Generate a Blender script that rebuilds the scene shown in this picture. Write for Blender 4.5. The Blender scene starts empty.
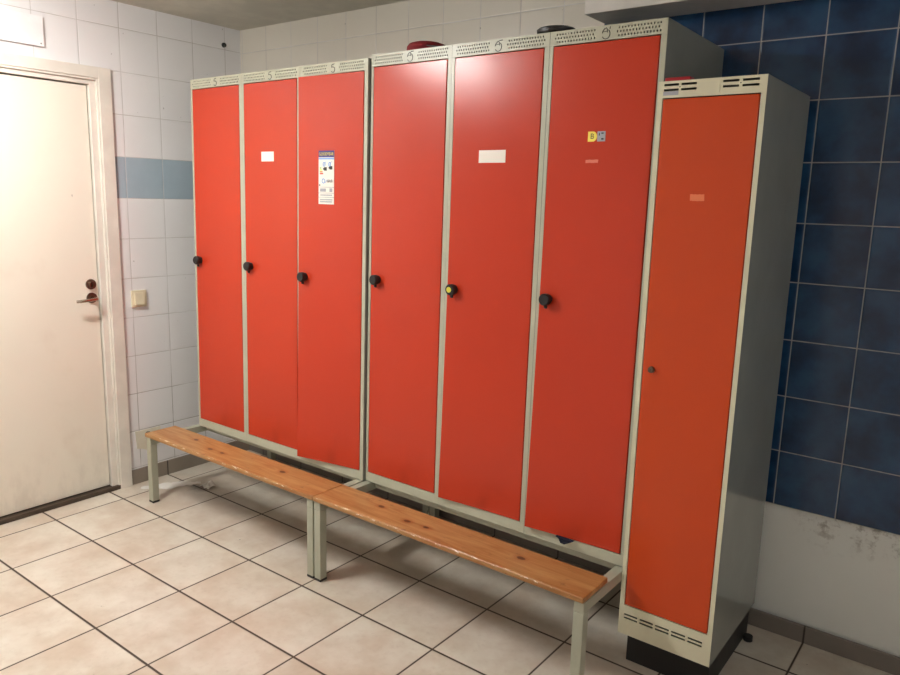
import bpy, bmesh, math, random
from mathutils import Vector, Matrix
random.seed(4)
S = bpy.context.scene
COL = S.collection
PI = math.pi

# ------------------------------------------------------------------ camera
cam = bpy.data.cameras.new('camera'); camo = bpy.data.objects.new('camera', cam); COL.objects.link(camo)
Rt = Vector((0.79435418, 0.60685325, 0.02702916)); Up = Vector((-0.13209573, 0.12913638, 0.98278915)); Fw = Vector((-0.59291834, 0.7842531, -0.18274274))
M = Matrix((( Rt.x, Up.x, -Fw.x, 3.2732), (Rt.y, Up.y, -Fw.y, -2.1869), (Rt.z, Up.z, -Fw.z, 1.5323), (0, 0, 0, 1)))
camo.matrix_world = M
cam.sensor_width = 36; cam.lens = 744.8 / 900 * 36; cam.clip_start = .05
S.camera = camo

# ------------------------------------------------------------------ world, lights, exposure
w = bpy.data.worlds.new('world'); S.world = w; w.use_nodes = True
w.node_tree.nodes['Background'].inputs[0].default_value = (.5, .5, .5, 1)
w.node_tree.nodes['Background'].inputs[1].default_value = .05
def area(name, loc, sx, sy, power, col, rot=(0, 0, 0)):
    l = bpy.data.lights.new(name, 'AREA'); l.shape = 'RECTANGLE'; l.size = sx; l.size_y = sy
    l.energy = power; l.color = col
    o = bpy.data.objects.new(name, l); COL.objects.link(o); o.location = loc; o.rotation_euler = rot
    return o
S.view_settings.view_transform = 'Standard'; S.view_settings.look = 'None'
S.view_settings.gamma = 1; S.view_settings.use_curve_mapping = False
S.view_settings.exposure = 1.0

# ------------------------------------------------------------------ node helpers
def srgb(r, g, b):
    f = lambda c: (c/255/12.92) if c/255 <= .04045 else ((c/255+.055)/1.055)**2.4
    return (f(r), f(g), f(b), 1)
class NT:
    def __init__(s, name):
        s.m = bpy.data.materials.new(name); s.m.use_nodes = True; s.t = s.m.node_tree; s.b = s.t.nodes['Principled BSDF']
    def n(s, typ, **k):
        n = s.t.nodes.new(typ)
        for a, v in k.items(): setattr(n, a, v)
        return n
    def put(s, sock, v):
        if isinstance(v, bpy.types.NodeSocket): s.t.links.new(v, sock)
        elif v is not None: sock.default_value = v
    def math(s, op, a, b=None, c=None, clamp=False):
        n = s.n('ShaderNodeMath', operation=op, use_clamp=clamp)
        s.put(n.inputs[0], a); s.put(n.inputs[1], b); s.put(n.inputs[2], c); return n.outputs[0]
    def ramp(s, v, a, b, c=0., d=1.):
        n = s.n('ShaderNodeMapRange', interpolation_type='SMOOTHSTEP'); s.put(n.inputs[0], v)
        for i, x in enumerate((a, b, c, d)): s.put(n.inputs[i+1], x)
        return n.outputs[0]
    def mix(s, f, a, b, mode='MIX'):
        n = s.n('ShaderNodeMix', data_type='RGBA', blend_type=mode); s.put(n.inputs[0], f)
        s.put(n.inputs[6], a); s.put(n.inputs[7], b); return n.outputs[2]
    def xyz(s, x, y, z=0.):
        n = s.n('ShaderNodeCombineXYZ'); s.put(n.inputs[0], x); s.put(n.inputs[1], y); s.put(n.inputs[2], z); return n.outputs[0]
    def pos(s, obj=False):
        v = s.n('ShaderNodeTexCoord').outputs['Object'] if obj else s.n('ShaderNodeNewGeometry').outputs['Position']
        q = s.n('ShaderNodeSeparateXYZ'); s.put(q.inputs[0], v); return v, q.outputs
    def noise(s, v, scale, detail=3., rough=.55, dist=0.):
        n = s.n('ShaderNodeTexNoise'); s.put(n.inputs['Vector'], v); s.put(n.inputs['Scale'], scale)
        s.put(n.inputs['Detail'], detail); s.put(n.inputs['Roughness'], rough); s.put(n.inputs['Distortion'], dist)
        return n.outputs[0]
    def vec(s, v, sc, off=(0, 0, 0)):
        n = s.n('ShaderNodeMapping'); s.put(n.inputs[0], v); n.inputs[1].default_value = off; n.inputs[3].default_value = sc; return n.outputs[0]
    def bump(s, h, st, dist=.001):
        n = s.n('ShaderNodeBump'); s.put(n.inputs['Strength'], st); s.put(n.inputs['Distance'], dist); s.put(n.inputs['Height'], h); s.t.links.new(n.outputs[0], s.b.inputs['Normal'])
    def fin(s, col=None, rough=None, metal=None, spec=None, coat=None):
        s.put(s.b.inputs['Base Color'], col); s.put(s.b.inputs['Roughness'], rough); s.put(s.b.inputs['Metallic'], metal)
        s.put(s.b.inputs['Specular IOR Level'], spec); s.put(s.b.inputs['Coat Weight'], coat); return s.m
    def tiles(s, a, b, oa, ob, sa, sb, g, gb=None):
        gb = gb or g
        u = s.math('DIVIDE', s.math('SUBTRACT', a, oa), sa); v = s.math('DIVIDE', s.math('SUBTRACT', b, ob), sb)
        out = []
        for q, sz, gg in ((u, sa, g), (v, sb, gb)):
            f = s.math('FRACT', q); d = s.math('MULTIPLY', s.math('MINIMUM', f, s.math('SUBTRACT', 1., f)), sz)
            out.append((s.ramp(d, gg*.5-.0006, gg*.5+.0006), s.ramp(d, gg*.4, gg*.5+.004)))
        wn = s.n('ShaderNodeTexWhiteNoise', noise_dimensions='2D'); s.put(wn.inputs['Vector'], s.xyz(s.math('FLOOR', u), s.math('FLOOR', v)))
        return s.math('MULTIPLY', out[0][0], out[1][0]), s.math('MULTIPLY', out[0][1], out[1][1]), wn.outputs

def plain(name, col, rough=.5, metal=0., var=.06, scale=9., bump=.0, spec=.5, obj=True):
    n = NT(name); v, q = n.pos(obj); t = n.noise(v, scale, 4)
    c = n.mix(n.ramp(t, .35, .7), tuple(x*(1-var) for x in col[:3])+(1,), tuple(min(1, x*(1+var)) for x in col[:3])+(1,))
    if bump: n.bump(n.noise(v, 220., 2), bump, .0004)
    return n.fin(c, n.ramp(t, .2, .8, rough*.9, rough*1.1), metal, spec)

# wall tiles, white with one light blue course on the left wall
def white_tile_mat(name, ax, oa, ob, sz, band=None, ca=(232, 231, 231), cb=(240, 239, 239)):
    n = NT(name); v, q = n.pos(); a = q[ax]
    m, h, r = n.tiles(a, q[2], oa, ob, sz, .2007, .0026)
    t = n.noise(v, 3., 3)
    base = n.mix(t, srgb(*ca), srgb(*cb))
    if band:
        k = n.math('MULTIPLY', n.math('GREATER_THAN', q[2], band[0]), n.math('LESS_THAN', q[2], band[1]))
        blu = n.mix(n.noise(v, 9., 4), srgb(158, 176, 188), srgb(174, 192, 203))
        base = n.mix(k, base, blu)
    base = n.mix(n.math('MULTIPLY', r[0], .035), base, srgb(190, 188, 190))
    gd = n.noise(v, 5., 3)
    low = n.ramp(q[2], .75, .25)
    g = n.mix(n.ramp(gd, .35, .6), srgb(208, 206, 204), srgb(182, 177, 172))
    g = n.mix(n.math('MULTIPLY', low, n.ramp(gd, .35, .55)), g, srgb(120, 110, 98))
    col = n.mix(m, g, base)
    spot = n.ramp(n.noise(v, 38., 1), .80, .83)
    col = n.mix(n.math('MULTIPLY', spot, .5), col, srgb(120, 110, 100))
    n.bump(n.math('ADD', h, n.math('MULTIPLY', n.noise(v, 7., 2), .5)), .5, .0016)
    return n.fin(col, n.math('ADD', n.math('MULTIPLY', n.math('SUBTRACT', 1., m), .5), .2), 0., .5)
M_wl = white_tile_mat('white_wall_tiles', 1, -.1604, .6895, .2012, (1.4923, 1.693))
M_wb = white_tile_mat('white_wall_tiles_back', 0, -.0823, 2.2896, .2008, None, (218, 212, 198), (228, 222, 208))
M_wo = white_tile_mat('white_wall_tiles_other', 1, -.1604, .6895, .2012)

def blue_tile():
    n = NT('dark_blue_wall_tiles'); v, q = n.pos()
    m, h, r = n.tiles(q[0], q[2], 2.6881, 2.0811, .2008, .1992, .0036)
    off = n.n('ShaderNodeVectorMath', operation='ADD'); n.put(off.inputs[0], v); n.t.links.new(r[1], off.inputs[1])
    t = n.noise(off.outputs[0], 6., 4, .6)
    c = n.mix(n.ramp(t, .3, .72), (.005, .024, .068, 1), (.017, .070, .160, 1))
    c = n.mix(m, srgb(150, 152, 152), c)
    n.bump(n.math('ADD', h, n.math('MULTIPLY', n.noise(v, 9., 3), .5)), .5, .0016)
    return n.fin(c, n.math('ADD', n.math('MULTIPLY', n.math('SUBTRACT', 1., m), .5), .16), 0., .5)
M_blue = blue_tile()

def floor_mat():
    n = NT('cream_floor_tiles'); v, q = n.pos()
    m, h, r = n.tiles(q[0], q[1], -.1583, -.3433, .333, .333, .006, .0078)
    off = n.n('ShaderNodeVectorMath', operation='ADD'); n.put(off.inputs[0], v)
    sc = n.n('ShaderNodeVectorMath', operation='SCALE'); n.t.links.new(r[1], sc.inputs[0]); sc.inputs[3].default_value = 7.; n.t.links.new(sc.outputs[0], off.inputs[1])
    o = off.outputs[0]
    t = n.noise(o, 4.5, 4, .6, .0); t2 = n.noise(o, 8., 5, .65, .0); t3 = n.noise(o, 45., 3, .6)
    c = n.mix(n.ramp(t, .3, .72), srgb(226, 220, 206), srgb(206, 190, 171))
    c = n.mix(n.math('MULTIPLY', n.ramp(t2, .3, .9), .5), c, srgb(190, 176, 154))
    c = n.mix(n.math('MULTIPLY', n.ramp(t3, .5, .8), .18), c, srgb(170, 150, 130))
    # dirt plus painted-in shade in front of and under the benches, and a stain by the tissue
    wear_shade = n.math('MULTIPLY', n.ramp(q[1], -.42, .02), n.ramp(n.noise(v, 4., 4, .6), .3, .7, .35, .9))
    c = n.mix(n.math('MULTIPLY', wear_shade, .4), c, srgb(120, 112, 100))
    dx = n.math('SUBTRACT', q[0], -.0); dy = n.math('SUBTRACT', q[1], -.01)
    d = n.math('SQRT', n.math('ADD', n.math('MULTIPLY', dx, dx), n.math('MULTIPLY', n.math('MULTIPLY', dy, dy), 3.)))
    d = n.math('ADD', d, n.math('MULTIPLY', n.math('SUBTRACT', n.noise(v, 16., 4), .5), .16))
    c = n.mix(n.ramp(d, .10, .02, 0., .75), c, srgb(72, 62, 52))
    sp = n.ramp(n.noise(v, 30., 1, .5), .79, .82)
    c = n.mix(n.math('MULTIPLY', sp, .8), c, srgb(70, 60, 50))
    # dirty edges beside the joints
    c = n.mix(n.math('MULTIPLY', n.math('SUBTRACT', 1., h), .35), c, srgb(120, 100, 82))
    c = n.mix(m, n.mix(n.noise(v, 14.), srgb(54, 43, 34), srgb(84, 69, 55)), c)
    n.bump(h, .5, .0014)
    return n.fin(c, n.math('ADD', n.math('MULTIPLY', n.math('SUBTRACT', 1., m), .4), .29), 0., .5)
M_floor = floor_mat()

def base_mat(name, ax, oa, c1, c2):
    n = NT(name); v, q = n.pos()
    m, h, r = n.tiles(q[ax], q[2], oa, -.5, .333, 2., .006)
    c = n.mix(n.noise(v, 9., 4), c1, c2)
    c = n.mix(m, srgb(60, 52, 44), c); n.bump(h, .5, .001)
    return n.fin(c, .35)
M_base = base_mat('grey_brown_baseboard_tile', 1, -.01, srgb(128, 118, 106), srgb(152, 141, 128))
M_baseb = base_mat('grey_brown_baseboard_tile_back', 0, -.158, srgb(108, 100, 92), srgb(130, 121, 112))

def painted_low():
    n = NT('off_white_painted_plaster'); v, q = n.pos()
    t = n.noise(v, 4., 4)
    c = n.mix(t, srgb(214, 215, 208), srgb(226, 227, 220))
    up = n.ramp(q[2], .33, .46); rx = n.math('MULTIPLY', n.ramp(q[0], 2.72, 2.86), n.ramp(q[0], 3.2, 3.05))
    st = n.ramp(n.noise(v, 26., 6, .7), .47, .66)
    st = n.math('MULTIPLY', n.math('MULTIPLY', st, up), rx)
    c = n.mix(n.math('MULTIPLY', st, .7), c, srgb(120, 108, 92))
    n.bump(n.noise(v, 30., 4), .3, .001)
    return n.fin(c, .45)
M_low = painted_low()
M_ceil = plain('painted_ceiling', srgb(205, 200, 188), .8, bump=.2, obj=False)
M_soffit = plain('cream_soffit_paint', srgb(225, 220, 210), .5, obj=False)

def door_paint():
    n = NT('cream_door_paint'); v, q = n.pos()
    c = n.mix(n.noise(v, 2.5, 3), srgb(233, 227, 211), srgb(239, 233, 218))
    low = n.ramp(q[2], .42, .02)
    s = n.ramp(n.noise(n.vec(v, (1, 1, .45)), 11., 5, .65), .46, .72)
    c = n.mix(n.math('MULTIPLY', n.math('MULTIPLY', low, s), .18), c, srgb(135, 120, 100))
    s2 = n.ramp(n.noise(n.vec(v, (1, 1, .3)), 34., 2), .77, .8)
    c = n.mix(n.math('MULTIPLY', s2, .5), c, srgb(95, 85, 70))
    s3 = n.ramp(n.noise(v, 3.2, 4), .55, .75)
    c = n.mix(n.math('MULTIPLY', s3, .18), c, srgb(195, 175, 148))
    return n.fin(c, .33)
M_door = door_paint()
M_case = plain('cream_casing_paint', srgb(228, 222, 211), .42, var=.05, obj=False)
M_thr = plain('dark_brown_threshold', srgb(74, 62, 50), .5, var=.2)
M_black = plain('black_plastic', (.006, .006, .006, 1), .5, var=.2)
M_pad = plain('black_rubber', (.012, .012, .012, 1), .6)
M_plinth = plain('black_plinth_paint', (.006, .006, .006, 1), .5)
M_frame = plain('grey_beige_locker_enamel', srgb(182, 182, 160), .36, var=.04)
M_frame7 = plain('cream_locker_enamel', srgb(212, 208, 180), .36, var=.04)
M_side = plain('grey_side_enamel', srgb(142, 144, 136), .13, var=.05, scale=4.)
M_in = plain('locker_interior_enamel', srgb(110, 108, 98), .6)
M_bench = plain('grey_beige_bench_enamel', srgb(168, 169, 150), .4, var=.05)
M_chrome = plain('brushed_nickel', (.55, .5, .43, 1), .22, 1.)
M_dknob = plain('aged_bronze_lock', (.16, .12, .09, 1), .3, 1.)
M_sw = plain('cream_switch_plastic', srgb(226, 216, 186), .4)
M_white = plain('white_label_paper', srgb(238, 232, 220), .5, var=.02)
M_ink = plain('dark_ink', (.03, .028, .025, 1), .6)
M_etch = plain('grey_etched_mark', srgb(60, 57, 50), .5)
M_yel = plain('yellow_disc', srgb(225, 215, 70), .45)
M_navy = plain('navy_print', srgb(34, 22, 110), .4)
M_blueprint = plain('light_blue_print', srgb(120, 165, 215), .5)
M_goldtx = plain('yellow_print', srgb(245, 225, 90), .5)
M_grn = plain('green_print', srgb(140, 190, 90), .5); M_org = plain('orange_print', srgb(230, 140, 60), .5); M_redp = plain('red_print', srgb(205, 70, 50), .5)
M_grayp = plain('grey_print', srgb(160, 162, 168), .5)
M_capr = plain('dark_red_cloth', srgb(120, 22, 26), .8, bump=.3); M_capb = plain('black_cloth', (.012, .011, .011, 1), .5)
M_disc = plain('glossy_dark_plastic', (.005, .005, .004, 1), .35)
M_redpl = plain('red_plastic', srgb(170, 30, 40), .3)
M_nvcl = plain('navy_cloth', srgb(24, 30, 52), .9, bump=.4)
M_tissue = plain('white_tissue', srgb(235, 232, 225), .8)
M_plate = plain('white_cover_plate', srgb(240, 240, 240), .4, obj=False)
M_steel = plain('steel', (.4, .4, .4, 1), .35, 1.)

def red_mat(name, c1, c2, scuffz):
    n = NT(name); v, q = n.pos(True)
    t = n.noise(v, 2.2, 3)
    c = n.mix(t, c1, c2)
    s = n.ramp(n.noise(n.vec(v, (1.5, 1, .8)), 5., 2, .5), .5, .9)
    c = n.mix(n.math('MULTIPLY', n.math('MULTIPLY', s, n.ramp(q[2], .3, 0.)), .3), c, (.16, .02, .01, 1))
    n.bump(n.noise(v, 2.4, 1), .5, .006)
    return n.fin(c, .24, 0., .33)
M_red = red_mat('tomato_red_enamel', srgb(188, 57, 33), srgb(195, 62, 36), 0)
M_orange = red_mat('orange_enamel', srgb(192, 68, 28), srgb(199, 73, 31), 0)

def wood():
    n = NT('varnished_pine'); v, q = n.pos(True)
    g = n.noise(n.vec(v, (.9, 9., 9.)), 3., 5, .6, 1.2)
    f = n.noise(n.vec(v, (3., 90., 90.)), 4., 3)
    c = n.mix(n.ramp(g, .3, .7), srgb(194, 152, 98), srgb(166, 112, 60))
    c = n.mix(n.math('MULTIPLY', f, .35), c, srgb(138, 88, 44))
    vo = n.n('ShaderNodeTexVoronoi'); n.put(vo.inputs['Vector'], n.vec(v, (6., 9.5, 1.), (.3, .12, 0))); n.put(vo.inputs['Scale'], 1.); n.put(vo.inputs['Randomness'], 1.)
    d = n.math('ADD', vo.outputs['Distance'], n.math('MULTIPLY', n.math('SUBTRACT', n.noise(v, 60., 2), .5), .06))
    c = n.mix(n.ramp(d, .24, .12, 0., .5), c, srgb(158, 88, 38))
    c = n.mix(n.ramp(d, .115, .07, 0., .9), c, srgb(74, 38, 18))
    # worn front edge: chipped pale patches and dark bruises
    ed = n.math('MULTIPLY', n.ramp(q[1], .011, .002), n.ramp(q[2], .009, .017))
    chip = n.ramp(n.noise(n.vec(v, (1., 6., 3.)), 26., 4, .7), .56, .62)
    c = n.mix(n.math('MULTIPLY', n.math('MULTIPLY', ed, chip), .85), c, srgb(245, 232, 208))
    br = n.ramp(n.noise(n.vec(v, (2., 5., 5.), (3, 1, 2)), 9., 4, .7), .6, .72)
    c = n.mix(n.math('MULTIPLY', br, .55), c, srgb(92, 52, 26))
    side = n.ramp(q[2], .014, .002)
    c = n.mix(n.math('MULTIPLY', side, .25), c, srgb(110, 66, 34))
    n.bump(g, .25, .001)
    return n.fin(c, n.ramp(g, .2, .8, .3, .42), 0., .5)
M_wood = wood()

# ------------------------------------------------------------------ mesh helpers
def box(bm, x0, x1, y0, y1, z0, z1, bev=0., mi=0, seg=2):
    r = bmesh.ops.create_cube(bm, size=1)
    for v in r['verts']:
        v.co = Vector(((x0+x1)/2+v.co.x*(x1-x0), (y0+y1)/2+v.co.y*(y1-y0), (z0+z1)/2+v.co.z*(z1-z0)))
    fs = set(f for v in r['verts'] for f in v.link_faces)
    for f in fs: f.material_index = mi
    if bev:
        es = list(set(e for v in r['verts'] for e in v.link_edges))
        b = bmesh.ops.bevel(bm, geom=es, offset=bev, segments=seg, affect='EDGES', profile=.5)
        for f in b['faces']: f.material_index = mi
def cyl(bm, p, axis, r0, r1, h, n=24, bev=0.):
    """cone or cylinder starting at p going h along axis"""
    r = bmesh.ops.create_cone(bm, cap_ends=True, segments=n, radius1=r0, radius2=r1, depth=h)
    q = Vector((0, 0, 1)).rotation_difference(Vector(axis)).to_matrix().to_4x4()
    m = Matrix.Translation(Vector(p)) @ q @ Matrix.Translation((0, 0, h/2))
    bmesh.ops.transform(bm, matrix=m, verts=r['verts'])
    return r['verts']
def tube(bm, pts, r, n=10):
    rings = []
    for i, p in enumerate(pts):
        p = Vector(p); a = Vector(pts[max(0, i-1)]); b = Vector(pts[min(len(pts)-1, i+1)])
        t = (b-a).normalized(); s = t.cross(Vector((.13, .21, .97))).normalized(); u = t.cross(s)
        rr = r[i] if isinstance(r, (list, tuple)) else r
        rings.append([bm.verts.new(p+(s*math.cos(k*2*PI/n)+u*math.sin(k*2*PI/n))*rr) for k in range(n)])
    for a, b in zip(rings, rings[1:]):
        for k in range(n): bm.faces.new((a[k], a[(k+1) % n], b[(k+1) % n], b[k]))
    bm.faces.new(rings[0][::-1]); bm.faces.new(rings[-1])
def lathe(bm, prof, c, n=32, sx=1., sy=1.):
    rings = []
    for r, z in prof:
        rings.append([bm.verts.new((c[0]+sx*r*math.cos(k*2*PI/n), c[1]+sy*r*math.sin(k*2*PI/n), c[2]+z)) for k in range(n)])
    for a, b in zip(rings, rings[1:]):
        for k in range(n): bm.faces.new((a[k], a[(k+1) % n], b[(k+1) % n], b[k]))
    bm.faces.new(rings[0][::-1]); bm.faces.new(rings[-1])
def finish(name, bm, mats, parent=None, smooth=False, loc=None):
    bmesh.ops.recalc_face_normals(bm, faces=bm.faces)
    me = bpy.data.meshes.new(name); bm.to_mesh(me); bm.free()
    for m in (mats if isinstance(mats, (list, tuple)) else [mats]): me.materials.append(m)
    if smooth:
        for p in me.polygons: p.use_smooth = True
        me.set_sharp_from_angle(angle=math.radians(38))
    o = bpy.data.objects.new(name, me); COL.objects.link(o)
    if parent: o.parent = parent
    if loc: o.location = loc
    return o
def boxes(name, lst, mats, parent=None, bev=0., **k):
    bm = bmesh.new()
    for b in lst: box(bm, *b[:6], bev=bev, mi=(b[6] if len(b) > 6 else 0))
    return finish(name, bm, mats, parent, **k)
def thing(name, label, cat, loc=(0, 0, 0), rot=(0, 0, 0), group=None):
    o = bpy.data.objects.new(name, None); COL.objects.link(o); o.location = loc; o.rotation_euler = rot
    o.empty_display_size = .1; o['label'] = label; o['category'] = cat
    if group: o['group'] = group
    return o
def tag(o, label, cat, group=None):
    o['label'] = label; o['category'] = cat
    if group: o['group'] = group
    return o
def struct(o, label=None):
    o['kind'] = 'structure'
    if label: o['label'] = label
    return o
def strip_xz(bm, pts, wd, y0, y1):
    """a flat ribbon of width wd along pts (x,z) with thickness y0..y1"""
    n = len(pts); L = []; Rr = []
    for i, p in enumerate(pts):
        a = Vector(pts[max(0, i-1)]); b = Vector(pts[min(n-1, i+1)]); t = (b-a).normalized(); s = Vector((-t.y, t.x))*wd/2
        p = Vector(p); L.append(p+s); Rr.append(p-s)
    V = [[bm.verts.new((q.x, y, q.y)) for q in (l, r)] for y in (y0, y1) for l, r in zip(L, Rr)]
    A, B = V[:n], V[n:]
    for i in range(n-1):
        bm.faces.new((A[i][0], A[i][1], A[i+1][1], A[i+1][0])); bm.faces.new((B[i][0], B[i+1][0], B[i+1][1], B[i][1]))
        for k in (0, 1): bm.faces.new((A[i][k], A[i+1][k], B[i+1][k], B[i][k]))
    bm.faces.new((A[0][0], B[0][0], B[0][1], A[0][1])); bm.faces.new((A[-1][0], A[-1][1], B[-1][1], B[-1][0]))
def text_obj(name, body, size, mat, parent, x, y, z, wd=None):
    cu = bpy.data.curves.new(name, 'FONT'); cu.body = body; cu.size = size; cu.extrude = .0002; cu.align_x = 'CENTER'; cu.align_y = 'CENTER'
    cu.offset = .0
    t = bpy.data.objects.new(name, cu); COL.objects.link(t)
    bpy.context.view_layer.update()
    me = bpy.data.meshes.new_from_object(t.evaluated_get(bpy.context.evaluated_depsgraph_get()))
    bpy.data.objects.remove(t)
    xs = [v.co.x for v in me.vertices]; k = (wd/(max(xs)-min(xs))) if wd else 1.
    me.transform(Matrix.Translation((x, y, z)) @ Matrix.Rotation(PI/2, 4, 'X') @ Matrix.Diagonal((k, 1, 1, 1)))
    me.materials.clear(); me.materials.append(mat)
    o = bpy.data.objects.new(name, me); COL.objects.link(o); o.parent = parent
    return o

# ------------------------------------------------------------------ room shell
XL, YB, H, XR, YF = -.3, .545, 2.412, 4.7, -3.7
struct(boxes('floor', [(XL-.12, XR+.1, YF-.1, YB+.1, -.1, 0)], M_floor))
struct(boxes('ceiling', [(XL-.12, XR+.1, YF-.1, YB+.1, H, H+.1)], M_ceil))
DY0, DY1, DZ = -1.20, -.262, 2.052     # rough opening of the door
struct(boxes('wall_left', [(XL-.1, XL, DY1, YB+.1, 0, H), (XL-.1, XL, DY0, DY1, DZ, H), (XL-.1, XL, YF-.1, DY0, 0, H)], M_wl))
wb = struct(boxes('wall_back', [(XL, 1.905, YB, YB+.1, 0, H)], M_wb))
boxes('painted_wall_section', [(1.905, XR, YB+.011, YB+.1, 0, H)], M_low, wb)
boxes('blue_tile_panel', [(1.905, XR, YB-.004, YB+.011, .4875, H)], M_blue, wb, bev=.001)
struct(boxes('wall_right', [(XR, XR+.1, YF, YB+.1, 0, H)], M_wo))
struct(boxes('wall_front', [(XL, XR, YF-.1, YF, 0, H)], M_wo))
struct(boxes('baseboard_left', [(XL, XL+.009, -.221, YB, 0, .080)], M_base, bev=.002))
struct(boxes('baseboard_back', [(XL+.009, XR, YB-.010, YB, 0, .066)], M_baseb, bev=.002))
struct(boxes('trim_1', [(1.915, XR, .356, YB-.004, 2.197, H)], M_soffit, bev=.003), 'cream boxed-in soffit under the ceiling above the red lockers')

# ceiling luminaire above the floor near the cream door (outside the picture, it lights the room)
def luminaire(label, loc, strength, colour, hl=.55):
    lamp = thing('ceiling_lamp', label, 'lamp', loc)
    boxes('housing', [(-.10, .10, -hl, hl, -.022, 0)], M_plate, lamp, bev=.003)
    g = bpy.data.materials.new('lamp_diffuser'); g.use_nodes = True
    b = g.node_tree.nodes['Principled BSDF']; b.inputs['Base Color'].default_value = (.9, .9, .9, 1)
    b.inputs['Emission Color'].default_value = colour; b.inputs['Emission Strength'].default_value = strength
    boxes('diffuser', [(-.085, .085, -hl+.02, hl-.02, -.072, -.0225)], g, lamp, bev=.01)
luminaire('long ceiling luminaire with a glowing diffuser, near the cream door', (.50, -1.38, H), 60, (1, .99, .965, 1), .33)
luminaire('added dimmer fill luminaire to the right of the narrow orange locker', (3.95, -1.75, H), 8, (1, 1, .98, 1))  # added unseen fill lamp, only brightens the right side of the room

# door in the left wall
door = bpy.data.objects.new('door_1', None); COL.objects.link(door); struct(door, 'cream painted door with nickel lever in the left wall')
boxes('door_leaf', [(-.36, -.318, -1.146, -.3265, .028, 2.010)], M_door, door, bev=.002)
cs = []
for y0, y1 in ((-.281, -.221), (-1.257, -1.188)): cs.append((XL, -.284, y0, y1, .0, 2.097))     # architrave legs
cs.append((XL, -.2845, -1.188, -.281, 2.046, 2.097))
for y0, y1 in ((-.291, -.281), (-1.188, -1.178)): cs.append((-.33, -.291, y0, y1, 0, 2.046))   # bead
cs.append((-.33, -.2905, -1.178, -.291, 2.036, 2.0465))
for y0, y1 in ((-.321, -.291), (-1.178, -1.149)): cs.append((-.395, -.302, y0, y1, 0, 2.036))    # jamb
cs.append((-.395, -.3015, -1.149, -.321, 2.016, 2.036))
for y0, y1 in ((-.281, -.262), (-1.20, -1.188)): cs.append((-.399, XL, y0, y1, 0, 2.052))
cs.append((-.399, XL, -1.2, -.262, 2.0465, 2.052))
boxes('casing', cs, M_case, door, bev=.0015)
boxes('threshold', [(-.399, -.288, -1.149, -.283, 0, .022), (-.399, -.322, -1.149, -.322, .0219, .0265)], M_thr, door, bev=.003)
bm = bmesh.new(); cyl(bm, (-.318, -.362, 1.075), (1, 0, 0), .026, .024, .008); cyl(bm, (-.310, -.362, 1.075), (1, 0, 0), .019, .015, .012); box(bm, -.299, -.292, -.3645, -.3595, 1.062, 1.088, .001)
finish('lock_cylinder', bm, M_dknob, door, smooth=True)['label'] = 'round bronze thumb-turn lock'
bm = bmesh.new(); cyl(bm, (-.318, -.362, 1.008), (1, 0, 0), .026, .025, .007)
hd = finish('door_handle', bm, M_dknob, door, smooth=True); hd['label'] = 'nickel lever handle'
bm = bmesh.new(); pts = [(-.311, -.362, 1.008), (-.275, -.362, 1.008), (-.262, -.366, 1.008), (-.258, -.380, 1.0075), (-.259, -.415, 1.005), (-.260, -.445, 1.003), (-.266, -.462, 1.002)]
tube(bm, pts, [.009, .009, .009, .0085, .008, .008, .007], 12); finish('lever', bm, M_chrome, hd, smooth=True)

# ------------------------------------------------------------------ lockers
HH, LZ, BH = .044, .3405, 1.719     # header height, base height, body height
def header_bm(x0, x1, zt, rows, groups, hw=.0042, hh=.0062, pitch=.0102, y0=-.0012, y1=.0):
    """thin front strip with real staggered holes"""
    bm = bmesh.new(); z = zt-HH
    zc = [zt-HH+.0105, zt-HH+.022, zt-HH+.0335]
    prev = z
    for ri, c in enumerate(zc):
        box(bm, x0, x1, y0, y1, prev, c-hh/2); prev = c+hh/2
        off = pitch/2 if ri != 1 else 0.
        cuts = []
        for (a, b) in groups:
            xx = a+off
            while xx < b: cuts.append(xx); xx += pitch
        p = x0
        for q in cuts: box(bm, p, q-hw/2, y0, y1, c-hh/2, c+hh/2); p = q+hw/2
        box(bm, p, x1, y0, y1, c-hh/2, c+hh/2)
    box(bm, x0, x1, y0, y1, prev, zt)
    box(bm, x0, x1, 0, .03, zt-.0012, zt); box(bm, x0, x1, 0, .016, z, z+.0012)
    return bm
def emblem_bm(cx, cz, v):
    bm = bmesh.new(); r = .0118
    if v == 1:      # plain digit-like ring with a flag
        pts = [(cx-.006, cz+.012), (cx-.0075, cz+.003), (cx, cz+.0045)] + [(cx+.0095*math.cos(a)-.0005, cz-.0055+.0095*math.sin(a)) for a in [1.2-.42*k for k in range(10)]]
        strip_xz(bm, pts, .0029, -.0022, -.0012); strip_xz(bm, [(cx-.006, cz+.0125), (cx+.007, cz+.0145)], .0028, -.0022, -.0012)
    else:
        strip_xz(bm, [(cx+r*math.cos(a), cz-.003+1.15*r*math.sin(a)) for a in [.95-.36*k for k in range(11)]], .0025, -.0022, -.0012)
        strip_xz(bm, [(cx-.0115, cz+.000), (cx-.010, cz+.006), (cx-.005, cz+.012), (cx, cz+.014), (cx+.003, cz+.010), (cx+.004, cz+.001)], .0025, -.0022, -.0012)
        strip_xz(bm, [(cx-.009, cz+.004), (cx+.004, cz+.0045)], .0016, -.0022, -.0012)
        if v == 2: strip_xz(bm, [(cx+.003, cz+.0155), (cx+.015, cz+.0165)], .0029, -.0022, -.0012)
        else: strip_xz(bm, [(cx+.011, cz+.010), (cx+.0115, cz+.0165)], .0024, -.0022, -.0012)
    for v_ in bm.verts: v_.co.z = cz+(v_.co.z-cz)*1.08; v_.co.x = cx+(v_.co.x-cx)*1.12
    return bm
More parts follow.
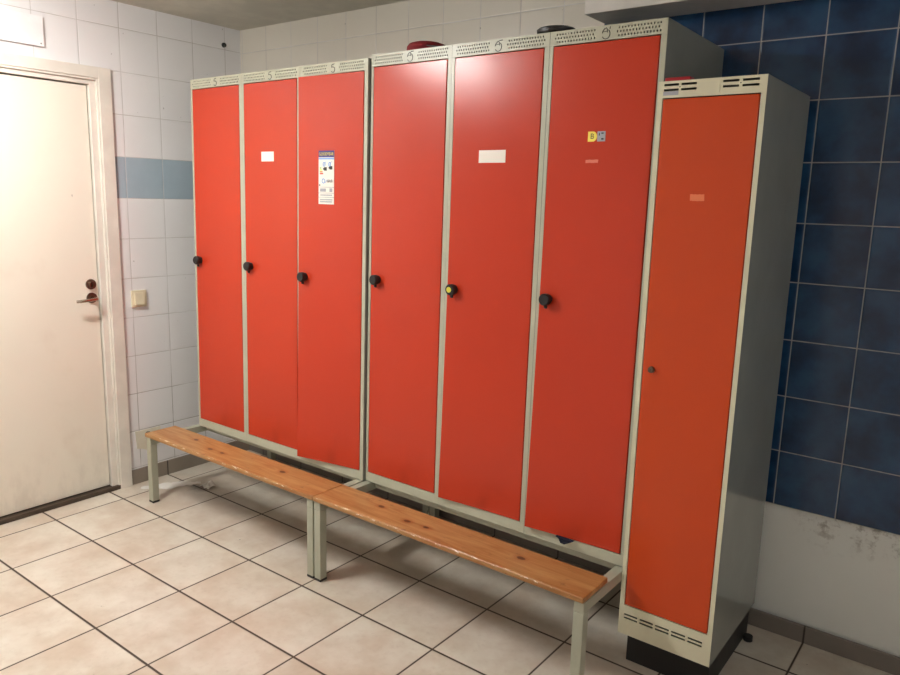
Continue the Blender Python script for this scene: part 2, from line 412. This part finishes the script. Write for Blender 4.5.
def door_bm(x0, x1, z0, z1, th, warp, nx=8, nz=20, sag=0.):
    """sheet door; warp(u,v) gives how far it stands out"""
    bm = bmesh.new(); F = []; B = []
    for j in range(nz+1):
        for i in range(nx+1):
            u, v = i/nx, j/nz; x = x0+(x1-x0)*u; z = z0+(z1-z0)*v; d = warp(u, v); z -= sag*(1-u)*(1-v)**3
            F.append(bm.verts.new((x, -d, z))); B.append(bm.verts.new((x, th-d, z)))
    k = lambda i, j: j*(nx+1)+i
    for j in range(nz):
        for i in range(nx):
            bm.faces.new((F[k(i, j)], F[k(i+1, j)], F[k(i+1, j+1)], F[k(i, j+1)]))
            bm.faces.new((B[k(i, j)], B[k(i, j+1)], B[k(i+1, j+1)], B[k(i+1, j)]))
    for i in range(nx):
        bm.faces.new((F[k(i, 0)], B[k(i, 0)], B[k(i+1, 0)], F[k(i+1, 0)])); bm.faces.new((F[k(i, nz)], F[k(i+1, nz)], B[k(i+1, nz)], B[k(i, nz)]))
    for j in range(nz):
        bm.faces.new((F[k(0, j)], F[k(0, j+1)], B[k(0, j+1)], B[k(0, j)])); bm.faces.new((F[k(nx, j)], B[k(nx, j)], B[k(nx, j+1)], F[k(nx, j+1)]))
    return bm
def soft(o, w=.0018):
    m = o.modifiers.new('bevel', 'BEVEL'); m.width = w; m.segments = 2; m.limit_method = 'ANGLE'; m.angle_limit = math.radians(50)

GRP = 'tall red lockers standing on the bench frames'
def locker(i, x0, wdt, mod, label, warp, version, holes_l, holes_r, yd=0., kz=1.2, yellow=False, kx=.058):
    BH = 1.7195 if mod == 1 else 1.7315
    y = (.013 if mod == 2 else 0.) + .0; x0 += .003
    L = thing('locker', label, 'locker', (x0, y, LZ), (-.0104, 0, 0), GRP)
    D = .512; t = .0012
    # sheet metal body, open at the front, with a recessed front frame
    boxes('cabinet_body', [(0, t, .0, D, 0, BH), (wdt-t, wdt, .0, D, 0, BH), (t, wdt-t, D-t, D, 0, BH), (t, wdt-t, .03, D-t, BH-t, BH), (t, wdt-t, 0, D-t, 0, t),
                           (t, wdt-t, .03, D-t, BH-.30, BH-.298)], M_side if i == 6 else M_in if False else M_side, L)
    ls, rs, sill = .013, .019, .040
    if i == 3: ls = .004
    f = boxes('front_frame', [(0, ls, -.0006, .018, sill, BH-HH), (wdt-rs, wdt-.0008, -.0006, .018, sill, BH-HH), (0, wdt-.0008, -.0006, .018, 0.0012, sill)], M_frame, L, bev=.0008)
    gl = [(.020, .158), (.235, wdt-.020)]
    h = finish('perforated_header', header_bm(0.0004, wdt-.001, BH, 3, gl), M_frame, L)
    e = finish('emblem', emblem_bm(.197, BH-HH/2-.001, version), M_etch, h)
    dx0, dx1, dz0, dz1 = ls+.0015, wdt-rs-.0035, sill+.002, BH-HH-.003
    if i == 3: dx0 = .011
    d = finish('locker_door', door_bm(dx0, dx1, dz0, dz1, .016, warp, sag=.013 if i == 3 else 0.), M_red, L, smooth=True); soft(d)
    d['label'] = 'smooth red sheet-metal door'
    # knob at the left edge
    kzl = kz-LZ; u = (kx-dx0)/(dx1-dx0); o = warp(u, (kzl-dz0)/(dz1-dz0))
    bm = bmesh.new(); yk = -o
    cyl(bm, (kx, yk, kzl), (0, -1, 0), .017, .016, .012); cyl(bm, (kx, yk-.012, kzl), (0, -1, 0), .0205, .0205, .016, 28); cyl(bm, (kx, yk-.028, kzl), (0, -1, 0), .0205, .017, .004, 28)
    box(bm, kx-.0055, kx+.0055, yk-.018, yk-.010, kzl-.031, kzl-.012, .002)
    box(bm, kx-.029, kx-.015, yk-.013, yk-.005, kzl-.002, kzl+.008, .002) if i in (2, 6, 1) else None
    kn = finish('knob', bm, M_black, d, smooth=True); kn['label'] = 'round black turn knob'
    if yellow:
        bm = bmesh.new(); cyl(bm, (kx-.001, yk-.032, kzl), (0, -1, 0), .0105, .0105, .0008); finish('yellow_disc', bm, M_yel, kn)['label'] = 'yellow disc on the knob'
    return L, d, (dx0, dx1, dz0, dz1)

flat = lambda u, v: .001
def corner(a, p=1.6, q=2.2): return lambda u, v: .001 + a*(1-u)**p*max(0, 1-v)**q
W1, W2 = .3905, .3945
L1 = locker(1, 0.000, W1, 1, 'red locker at the far left end of the row, beside the white tiled wall', flat, 1, 0, 0, kz=1.201, kx=.048)
L2 = locker(2, .3905, W1, 1, 'second red locker from the left wall, with a small cream square label', flat, 1, 0, 0, kz=1.201, kx=.051)
L3 = locker(3, .7810, W1, 1, 'red locker with bent door and a long blue-topped tyre label sticker', (lambda u, v: .001+.020*(1-u)+.012*(1-u)**1.6*(1-v)**2.2), 1, 0, 0, kz=1.186, kx=.052)
L4 = locker(4, 1.1755, W2, 2, 'plain red locker without any sticker under the dark red cap', flat, 2, 0, 0, kz=1.205, kx=.052)
L5 = locker(5, 1.5700, W2+.004, 2, 'red locker with a yellow disc on its knob and a wide white label', corner(.020), 2, 0, 0, kz=1.203, yellow=True, kx=.047)
L6 = locker(6, 1.9690, W2, 2, 'red locker at the right end of the row, with a small yellow and grey sticker', corner(.024), 3, 0, 0, kz=1.207, kx=.048)
def sticker(L, name, x0, x1, z0, z1, mat, lx, label=None, o=.0):
    s = boxes(name, [(x0-lx, x1-lx, -.0016-o, -.0008-o, z0-LZ, z1-LZ)], mat, L[1])
    if label: s['label'] = label
    return s
# front plane leans back slightly; x is corrected for the lean
sx = lambda x, z: x-.003
sticker(L2, 'name_label', sx(.528, 1.7), sx(.612, 1.7), 1.6745, 1.7165, M_white, .3905, 'small blank cream paper label')
sticker(L5, 'name_label', sx(1.707, 1.7), sx(1.819, 1.7), 1.661, 1.704, M_white, 1.570, 'wide blank white paper label', .0006)
# energy label on locker 3
gx0, gx1, gz1, gz0 = sx(.915, 1.6)-.781, sx(1.001, 1.6)-.781, 1.714-LZ, 1.497-LZ
W = gx1-gx0; y = -.0021
bm = bmesh.new()
box(bm, gx0, gx1, y, y+.0011, gz0, gz1)
tl = finish('tyre_label_sticker', bm, M_white, L3[1]); tl['label'] = 'long white tyre label with navy header'
# the door bulges slightly there, so the label follows it
_a = math.atan(.020/.36); tl.location = (gx0+W/2, 0, 0); tl.location.y = -(.020*(1-(gx0+W/2-.011)/.348)+.0008+.001); tl.rotation_euler = (0, 0, _a)
for v_ in tl.data.vertices: v_.co.x -= gx0+W/2
gx0 -= tl.location.x; gx1 -= tl.location.x
def lab(name, x0, x1, z0, z1, mat): return boxes(name, [(gx0+x0*W, gx0+x1*W, y-.0005, y-.00005, gz1-z1*.217, gz1-z0*.217)], mat, tl)
lab('header_band', 0, 1, 0, .125, M_navy); lab('header_stripe', .0, 1, .135, .165, M_blueprint)
text_obj('header_writing', 'GOODYEAR', .0175, M_goldtx, tl, (gx0+gx1)/2, y-.0008, gz1-.0145, W*.94)
bm = bmesh.new()
for cx, cz in ((.36, .255), (.72, .255)):
    X = gx0+cx*W; Z = gz1-cz*.217
    strip_xz(bm, [(X+.006*math.cos(a), Z+.008*math.sin(a)) for a in [k*PI/5 for k in range(11)]], .004, y-.0006, y-.0001)
    strip_xz(bm, [(X-.002, Z-.002), (X+.012, Z+.012)], .002, y-.0006, y-.0001)
    finish('pictogram', bm, M_blueprint, tl); bm = bmesh.new()
X = gx0+.32*W; Z = gz1-.565*.217
strip_xz(bm, [(X+.008*math.cos(a), Z+.009*math.sin(a)) for a in [k*PI/5 for k in range(11)]], .004, y-.0006, y-.0001)
strip_xz(bm, [(X+.012, Z-.008), (X+.020, Z+.006)], .002, y-.0006, y-.0001)
finish('pictogram', bm, M_blueprint, tl)
for k, (m, wd) in enumerate(((M_grn, .08), (M_goldtx, .12), (M_org, .16), (M_redp, .20))): lab('grade_bar', .08, .10+wd, .31+k*.035, .335+k*.035, m)
for cx, cz in ((.42, .34), (.78, .32)):
    bm = bmesh.new()
    X = gx0+cx*W; Z = gz1-cz*.217
    vs = [(-.012, 0), (-.004, .007), (.010, .007), (.010, -.007), (-.004, -.007)]
    A = [bm.verts.new((X+a, y-.0006, Z+b)) for a, b in vs]; B = [bm.verts.new((X+a, y-.0001, Z+b)) for a, b in vs]
    bm.faces.new(A); bm.faces.new(B[::-1])
    for q in range(5): bm.faces.new((A[q], B[q], B[(q+1) % 5], A[(q+1) % 5]))
    finish('arrow', bm, M_ink, tl)
bm = bmesh.new(); box(bm, gx0+.03*W, gx0+.12*W, y-.0006, y-.0001, gz1-.655*.217, gz1-.63*.217)
finish('tyre_symbol', bm, M_ink, tl)
text_obj('noise_writing', '68dB', .017, M_ink, tl, gx0+.74*W, y-.0008, gz1-.567*.217, W*.34)
lab('rule_line', 0, 1, .675, .685, M_grayp); lab('rule_line', 0, 1, .785, .795, M_grayp); lab('rule_line', 0, 1, .865, .875, M_grayp)
lab('barcode_block', .10, .48, .705, .765, M_grayp); lab('barcode_block', .72, .90, .700, .770, M_grayp)
bm = bmesh.new()
for zc, a, b, st in ((.83, .12, .85, .06), (.915, .10, .86, .075), (.955, .10, .90, .05)):
    xx = a
    while xx < b: box(bm, gx0+xx*W, gx0+(xx+st*.72)*W, y-.0006, y-.0001, gz1-(zc+.012)*.217, gz1-(zc-.014)*.217); xx += st
finish('small_print', bm, M_grayp, tl)
# sticker on locker 6
X0 = sx(2.130, 1.74)-1.969; Z0, Z1 = 1.724-LZ, 1.755-LZ
bm = bmesh.new(); n = 14
vs = [(X0, Z0), (X0+.014, Z0)] + [(X0+.018+.013*math.sin(a), (Z0+Z1)/2-.0155*math.cos(a)) for a in [k*PI/n for k in range(n+1)]] + [(X0, Z1)]
A = [bm.verts.new((a, -.0026, b)) for a, b in vs]; B = [bm.verts.new((a, -.0012, b)) for a, b in vs]; bm.faces.new(A); bm.faces.new(B[::-1])
for q in range(len(vs)): bm.faces.new((A[q], B[q], B[(q+1) % len(vs)], A[(q+1) % len(vs)]))
yst = finish('sticker', bm, M_goldtx, L6[1]); yst['label'] = 'yellow D-shaped sticker'
text_obj('sticker_mark', 'B', .024, M_ink, yst, X0+.015, -.0029, (Z0+Z1)/2)
gst = boxes('sticker', [(X0+.0325, X0+.060, -.0026, -.0012, Z0, Z1)], M_grayp, L6[1]); gst['label'] = 'small grey square sticker'
boxes('sticker_mark', [(X0+.038, X0+.041, -.0029, -.0026, Z0+.018, Z0+.026), (X0+.046, X0+.054, -.0029, -.0026, Z0+.023, Z0+.027), (X0+.047, X0+.055, -.0029, -.0026, Z0+.005, Z0+.010)], M_ink, gst)
M_smear = plain('pale_glue_residue', srgb(222, 122, 96), .6); M_smear7 = plain('pale_glue_residue_orange', srgb(226, 120, 74), .6)
def smear(name, x0, x1, z0, z1, yy, mat, parent):
    bm = bmesh.new()
    n = 9
    zc = (z0+z1)/2
    pts = [(x0+(x1-x0)*(k/n)+random.uniform(-.001, .001), zc+random.uniform(-.0006, .0006)) for k in range(n+1)]
    strip_xz(bm, pts, z1-z0, yy, yy+.0004)
    return finish(name, bm, mat, parent)
smear('glue_mark', sx(2.127, 1.66)-1.969, sx(2.17, 1.66)-1.969, 1.658-LZ, 1.668-LZ, -.0018, M_smear, L6[1])
# dark blue cloth caught under the door of locker 6
bm = bmesh.new()
pts = [(2.113, .3845), (2.183, .3845), (2.178, .381), (2.165, .372), (2.150, .365), (2.136, .367), (2.124, .379)]
A = [bm.verts.new((a, -.012-.004*math.sin(i*1.7), b)) for i, (a, b) in enumerate(pts)]; B = [bm.verts.new((a, .001, b)) for a, b in pts]
bm.faces.new(A); bm.faces.new(B[::-1])
for q in range(7): bm.faces.new((A[q], B[q], B[(q+1) % 7], A[(q+1) % 7]))
tag(finish('cloth', bm, M_nvcl, smooth=True), 'corner of dark blue cloth hanging out beneath a red locker door', 'cloth')

# narrow orange locker on a black plinth
T = thing('locker', 'narrow orange locker with cream frame on a black plinth, nearest the camera', 'locker', (2.3672, -.0095, 0))
w7, zb, zt, D7 = .3068, .120, 1.8855, .492; t = .0012
boxes('cabinet_body', [(0, t, .0, D7, zb, zt), (w7-t, w7, .0, D7, zb, zt), (t, w7-t, D7-t, D7, zb, zt), (t, w7-t, .03, D7-t, zt-t, zt), (t, w7-t, 0, D7-t, zb, zb+t), (t, w7-t, .04, D7-t, zt-.3, zt-.298)], M_side, T)
zs = .224; zh = 1.8385
ff = [(0.0001, .0155, -.0008, .018, zs, zh), (w7-.0145, w7-.0001, -.0008, .018, zs, zh)]
boxes('front_frame', ff, M_frame7, T, bev=.001)
def slotted(name, x0, x1, z0, z1, rows, spans, hh):
    bm = bmesh.new(); prev = z0
    for c in rows:
        box(bm, x0, x1, -.0012, .0006, prev, c-hh/2); p = x0
        for a, b in spans: box(bm, p, a, -.0012, .0006, c-hh/2, c+hh/2); p = b
        box(bm, p, x1, -.0012, .0006, c-hh/2, c+hh/2); prev = c+hh/2
    box(bm, x0, x1, -.0012, .0006, prev, z1)
    box(bm, x0, x1, 0, .03, z1-.0015, z1-.0003) if z1 > 1 else box(bm, x0, x1, .0, .016, z1-.0012, z1)
    return finish(name, bm, M_frame7, T)
hd7 = slotted('slotted_header', .0002, w7-.0002, zh, zt, (1.8605, 1.875), [(.018, .062), (.069, .114), (.188, .232), (.241, .286)], .0062)
sl7 = slotted('slotted_kickplate', .0002, w7-.0002, zb, zs, (.1795, .1915), [(.019+k*.0535, .019+k*.0535+.0455) for k in range(5)], .0062)
boxes('holder_plate', [(.122, .178, -.0022, -.0012, zh+.008, zt-.008), (.1775, .1795, -.0032, -.0012, zh+.006, zt-.006)], M_frame7, hd7, bev=.0004)
boxes('paper_strip', [(.017, .062, -.0020, -.0013, 1.8455, 1.8565)], M_grayp, hd7)['label'] = 'grey illegible torn strip'
for xr in (.0655, .2365):
    bm = bmesh.new(); cyl(bm, (xr, -.0012, 1.8675), (0, -1, 0), .0018, .0018, .001, 10); finish('rivet', bm, M_ink, hd7)
d7 = finish('locker_door', door_bm(.0175, w7-.0175, zs+.0025, zh-.003, .016, flat), M_orange, T, smooth=True); soft(d7); d7['label'] = 'orange sheet-metal door'
bm = bmesh.new(); cyl(bm, (.0475, -.001, 1.03), (0, -1, 0), .0105, .0095, .010, 24); cyl(bm, (.0475, -.011, 1.03), (0, -1, 0), .006, .006, .002, 16)
lk = finish('lock', bm, M_dknob, d7, smooth=True); lk['label'] = 'small round metal cylinder lock'
boxes('keyhole', [(.0468, .0482, -.0136, -.0128, 1.026, 1.034)], M_ink, lk)
smear('glue_mark', .1225, .163, 1.546, 1.565, -.0022, M_smear7, d7)
boxes('plinth', [(.017, w7-.012, .045, D7-.01, .0, zb-.0005)], M_plinth, T, bev=.002)
bm = bmesh.new(); cyl(bm, (w7+.004, .437, .0), (0, 0, 1), .016, .016, .018, 20); finish('foot', bm, M_pad, T, smooth=True)
bm = bmesh.new(); cyl(bm, (.018, .14, .018), (-1, 0, 0), .004, .004, .035, 10); cyl(bm, (-.004, .14, .018), (-1, 0, 0), .007, .007, .006, 6); finish('levelling_bolt', bm, M_dknob, T)

# ------------------------------------------------------------------ benches under the row
def bench(x0, x1, label, ends):
    B = thing('locker_bench', label, 'bench', (x0, -.284, 0), (0, 0, 0), 'pine seat benches carrying the lockers')
    Lg = x1-x0; zt = .3395; a = .035
    pl = finish('seat_plank', bmesh.new(), M_wood, B); bm = bmesh.new(); box(bm, ends[0], Lg-ends[1], 0, .169, 0, .0195, .004, seg=3); bmesh.ops.recalc_face_normals(bm, faces=bm.faces); bm.to_mesh(pl.data); bm.free()
    pl.location = (0, 0, zt+.0002); pl['label'] = 'varnished pine plank with worn front edge'
    for sx_ in (0, Lg-a):
        for sy_ in (.006, .745):
            lg = boxes('leg', [(sx_, sx_+a, sy_, sy_+a, .008, zt-a-.0002-(.0062 if sy_ > .5 else 0))], M_bench, B, bev=.002)
            boxes('foot_cap', [(sx_-.001, sx_+a+.001, sy_-.001, sy_+a+.001, 0, .011)], M_pad, lg, bev=.002)['label'] = 'black plastic foot cap'
        sr = boxes('side_rail', [(sx_, sx_+a, .006, .780, zt-a, zt)], M_bench, B, bev=.002)
        for v in sr.data.vertices:
            if v.co.y > .7: v.co.z -= .0062
    boxes('long_rail', [(a, Lg-a, .322, .352, zt-.032, zt-.002)], M_bench, B, bev=.002)
    boxes('long_rail', [(a, Lg-a, .745, .775, zt-.040, zt-.0085)], M_bench, B, bev=.002)
    return B
bench(-.031, 1.1670, 'left pine bench on grey legs, nearer the cream door', (-.004, -.0052))
bench(1.1745, 2.3665, 'right pine bench on grey legs, next to the orange locker', (.0, .001))
bm = bmesh.new(); cyl(bm, (-.037, -.262, .350), (-1, 0, 0), .012, .010, .012, 18); 
hk = tag(finish('end_stopper', bm, M_pad, smooth=True), 'small dark round stopper on the left end of the bench plank', 'stopper'); hk.location = (.002, 0, 0)

# ------------------------------------------------------------------ things on top of the lockers
zl = .3405+1.7315
cap = thing('cap', 'dark red cap lying on top of the fourth locker', 'cap', (1.378, .13, zl-.001))
bm = bmesh.new(); lathe(bm, [(.078, 0), (.080, .010), (.078, .024), (.070, .034), (.052, .040), (.028, .0425), (.004, .043)], (0, 0, 0), 32, .95, 1.1); 
finish('crown', bm, M_capr, cap, smooth=True)
bm = bmesh.new(); n = 12; T0 = []; T1 = []
for j in range(6):
    r = .075+j*.021
    for i in range(n+1):
        a = -1.05+2.1*i/n; x = r*math.cos(a)*(1+.0*j); yv = (.080)*math.sin(a)*(1+.04*j); z = .020-.0025*j-.14*yv*yv/.01*.01
        x = .05+j*.0235*math.cos(a*.95)
        T0.append(bm.verts.new((x, yv, z))); T1.append(bm.verts.new((x, yv, z-.003)))
k = lambda i, j: j*(n+1)+i
for j in range(5):
    for i in range(n):
        bm.faces.new((T0[k(i, j)], T0[k(i+1, j)], T0[k(i+1, j+1)], T0[k(i, j+1)])); bm.faces.new((T1[k(i, j)], T1[k(i, j+1)], T1[k(i+1, j+1)], T1[k(i+1, j)]))
for i in range(n):
    for j in (0, 5): bm.faces.new((T0[k(i, j)], T0[k(i+1, j)], T1[k(i+1, j)], T1[k(i, j)]))
for j in range(5):
    for i in (0, n): bm.faces.new((T0[k(i, j)], T0[k(i, j+1)], T1[k(i, j+1)], T1[k(i, j)]))
finish('visor', bm, M_capb, cap, smooth=True)['label'] = 'black curved visor'
bm = bmesh.new(); lathe(bm, [(.070, 0), (.076, .003), (.078, .014), (.070, .019), (.045, .023), (.004, .024)], (0, 0, 0), 40, .86, .8)
dk = tag(finish('dish', bm, M_disc, smooth=True), 'flat glossy black round dish on top of the red lockers beside the soffit', 'dish'); dk.location = (1.962, .085, zl+.0015); dk.rotation_euler = (-.0104, 0, 0)
rp = tag(boxes('plastic_case', [(0, .078, 0, .035, 0, .014)], M_redpl, bev=.004), 'small flat red plastic case on top of the orange locker', 'case'); rp.location = (2.3755, .012, 1.8857)

# ------------------------------------------------------------------ things on the left wall and the floor
swi = thing('light_switch', 'cream square light switch on the white tiles beside the door', 'light switch', (XL, -.128, .986))
boxes('back_plate', [(0, .010, -.041, .041, -.043, .043)], M_sw, swi, bev=.002)
bm = bmesh.new(); box(bm, .009, .016, -.027, .027, -.029, .031, .0015)
for v in bm.verts:
    if v.co.x > .012: v.co.x += -.10*(v.co.z+.0)+0
finish('rocker', bm, M_sw, swi)
cp = thing('cover_plate', 'white flat cover plate on the wall above the door', 'cover plate', (XL, -.52, 2.147))
boxes('plate', [(.003, .015, -.42, 0, 0, .127)], M_plate, cp, bev=.0015); boxes('spacer', [(0, .003, -.41, -.01, .01, .117)], M_plate, cp)
bm = bmesh.new(); cyl(bm, (.015, -.014, .012), (1, 0, 0), .0035, .003, .0012, 12); finish('screw', bm, M_steel, cp)
bm = bmesh.new(); cyl(bm, (XL, .436, 2.318), (1, 0, 0), .013, .011, .010, 20)
tag(finish('wall_plug', bm, M_black, smooth=True), 'small round black plug high on the white tiles by the corner', 'wall plug')
# plaster patch behind the bench end
bm = bmesh.new()
pts = [(-.184, .284), (-.178, .190), (-.150, .183), (-.128, .172), (-.100, .180), (-.05, .19), (-.04, .284)]
A = [bm.verts.new((XL, a, b)) for a, b in pts]; B = [bm.verts.new((XL+.004, a*1.0+(.0015 if i < 5 else 0), b) ) for i, (a, b) in enumerate(pts)]
bm.faces.new(A); bm.faces.new(B[::-1])
for q in range(len(pts)): bm.faces.new((A[q], B[q], B[(q+1) % len(pts)], A[(q+1) % len(pts)]))
M_patch = plain('cream_filler', srgb(226, 220, 200), .6, var=.08, bump=.4)
tag(finish('wall_patch', bm, M_patch), 'rough cream patch of filler on the left wall behind the bench end', 'wall patch')
# crumpled tissue
def crumple(name, cx, cy, rx, ry, hz, seed, mat, nn=6):
    rnd = random.Random(seed); bm = bmesh.new(); V = []
    for j in range(nn):
        for i in range(nn):
            u, v = i/(nn-1)*2-1, j/(nn-1)*2-1
            e = max(0, 1-(u*u+v*v)*.55)
            V.append(bm.verts.new((cx+rx*u*(.8+.3*rnd.random()), cy+ry*v*(.8+.3*rnd.random()), .0015+hz*e*rnd.random()**1.5)))
    for j in range(nn-1):
        for i in range(nn-1): bm.faces.new((V[j*nn+i], V[j*nn+i+1], V[(j+1)*nn+i+1], V[(j+1)*nn+i]))
    o = finish(name, bm, mat); m = o.modifiers.new('solid', 'SOLIDIFY'); m.thickness = .0008; m.offset = 1
    return o
tag(crumple('tissue', .022, .028, .034, .030, .045, 5, M_tissue), 'crumpled white tissue on the floor under the bench', 'tissue')
def sheet():
    bm = bmesh.new(); n = 16; a = Vector((-.215, -.215)); b = Vector((-.055, .035)); V = []
    rnd = random.Random(9)
    for i in range(n+1):
        t_ = i/n; p = a.lerp(b, t_); wd = .012+.03*math.sin(PI*min(1, t_*1.05))**.8
        nrm = Vector((-(b-a).y, (b-a).x)).normalized()
        for k_ in range(5):
            s_ = (k_/4-.5)*wd*2*(.85+.25*rnd.random())
            q = p+nrm*s_; V.append(bm.verts.new((q.x, q.y, .001+.006*rnd.random())))
    for i in range(n):
        for k_ in range(4): bm.faces.new((V[i*5+k_], V[i*5+k_+1], V[(i+1)*5+k_+1], V[(i+1)*5+k_]))
    o = finish('paper', bm, M_tissue, smooth=True); m = o.modifiers.new('solid', 'SOLIDIFY'); m.thickness = .0006; m.offset = 1
    return o
tag(sheet(), 'flat torn white paper on the floor behind the left bench leg', 'paper')
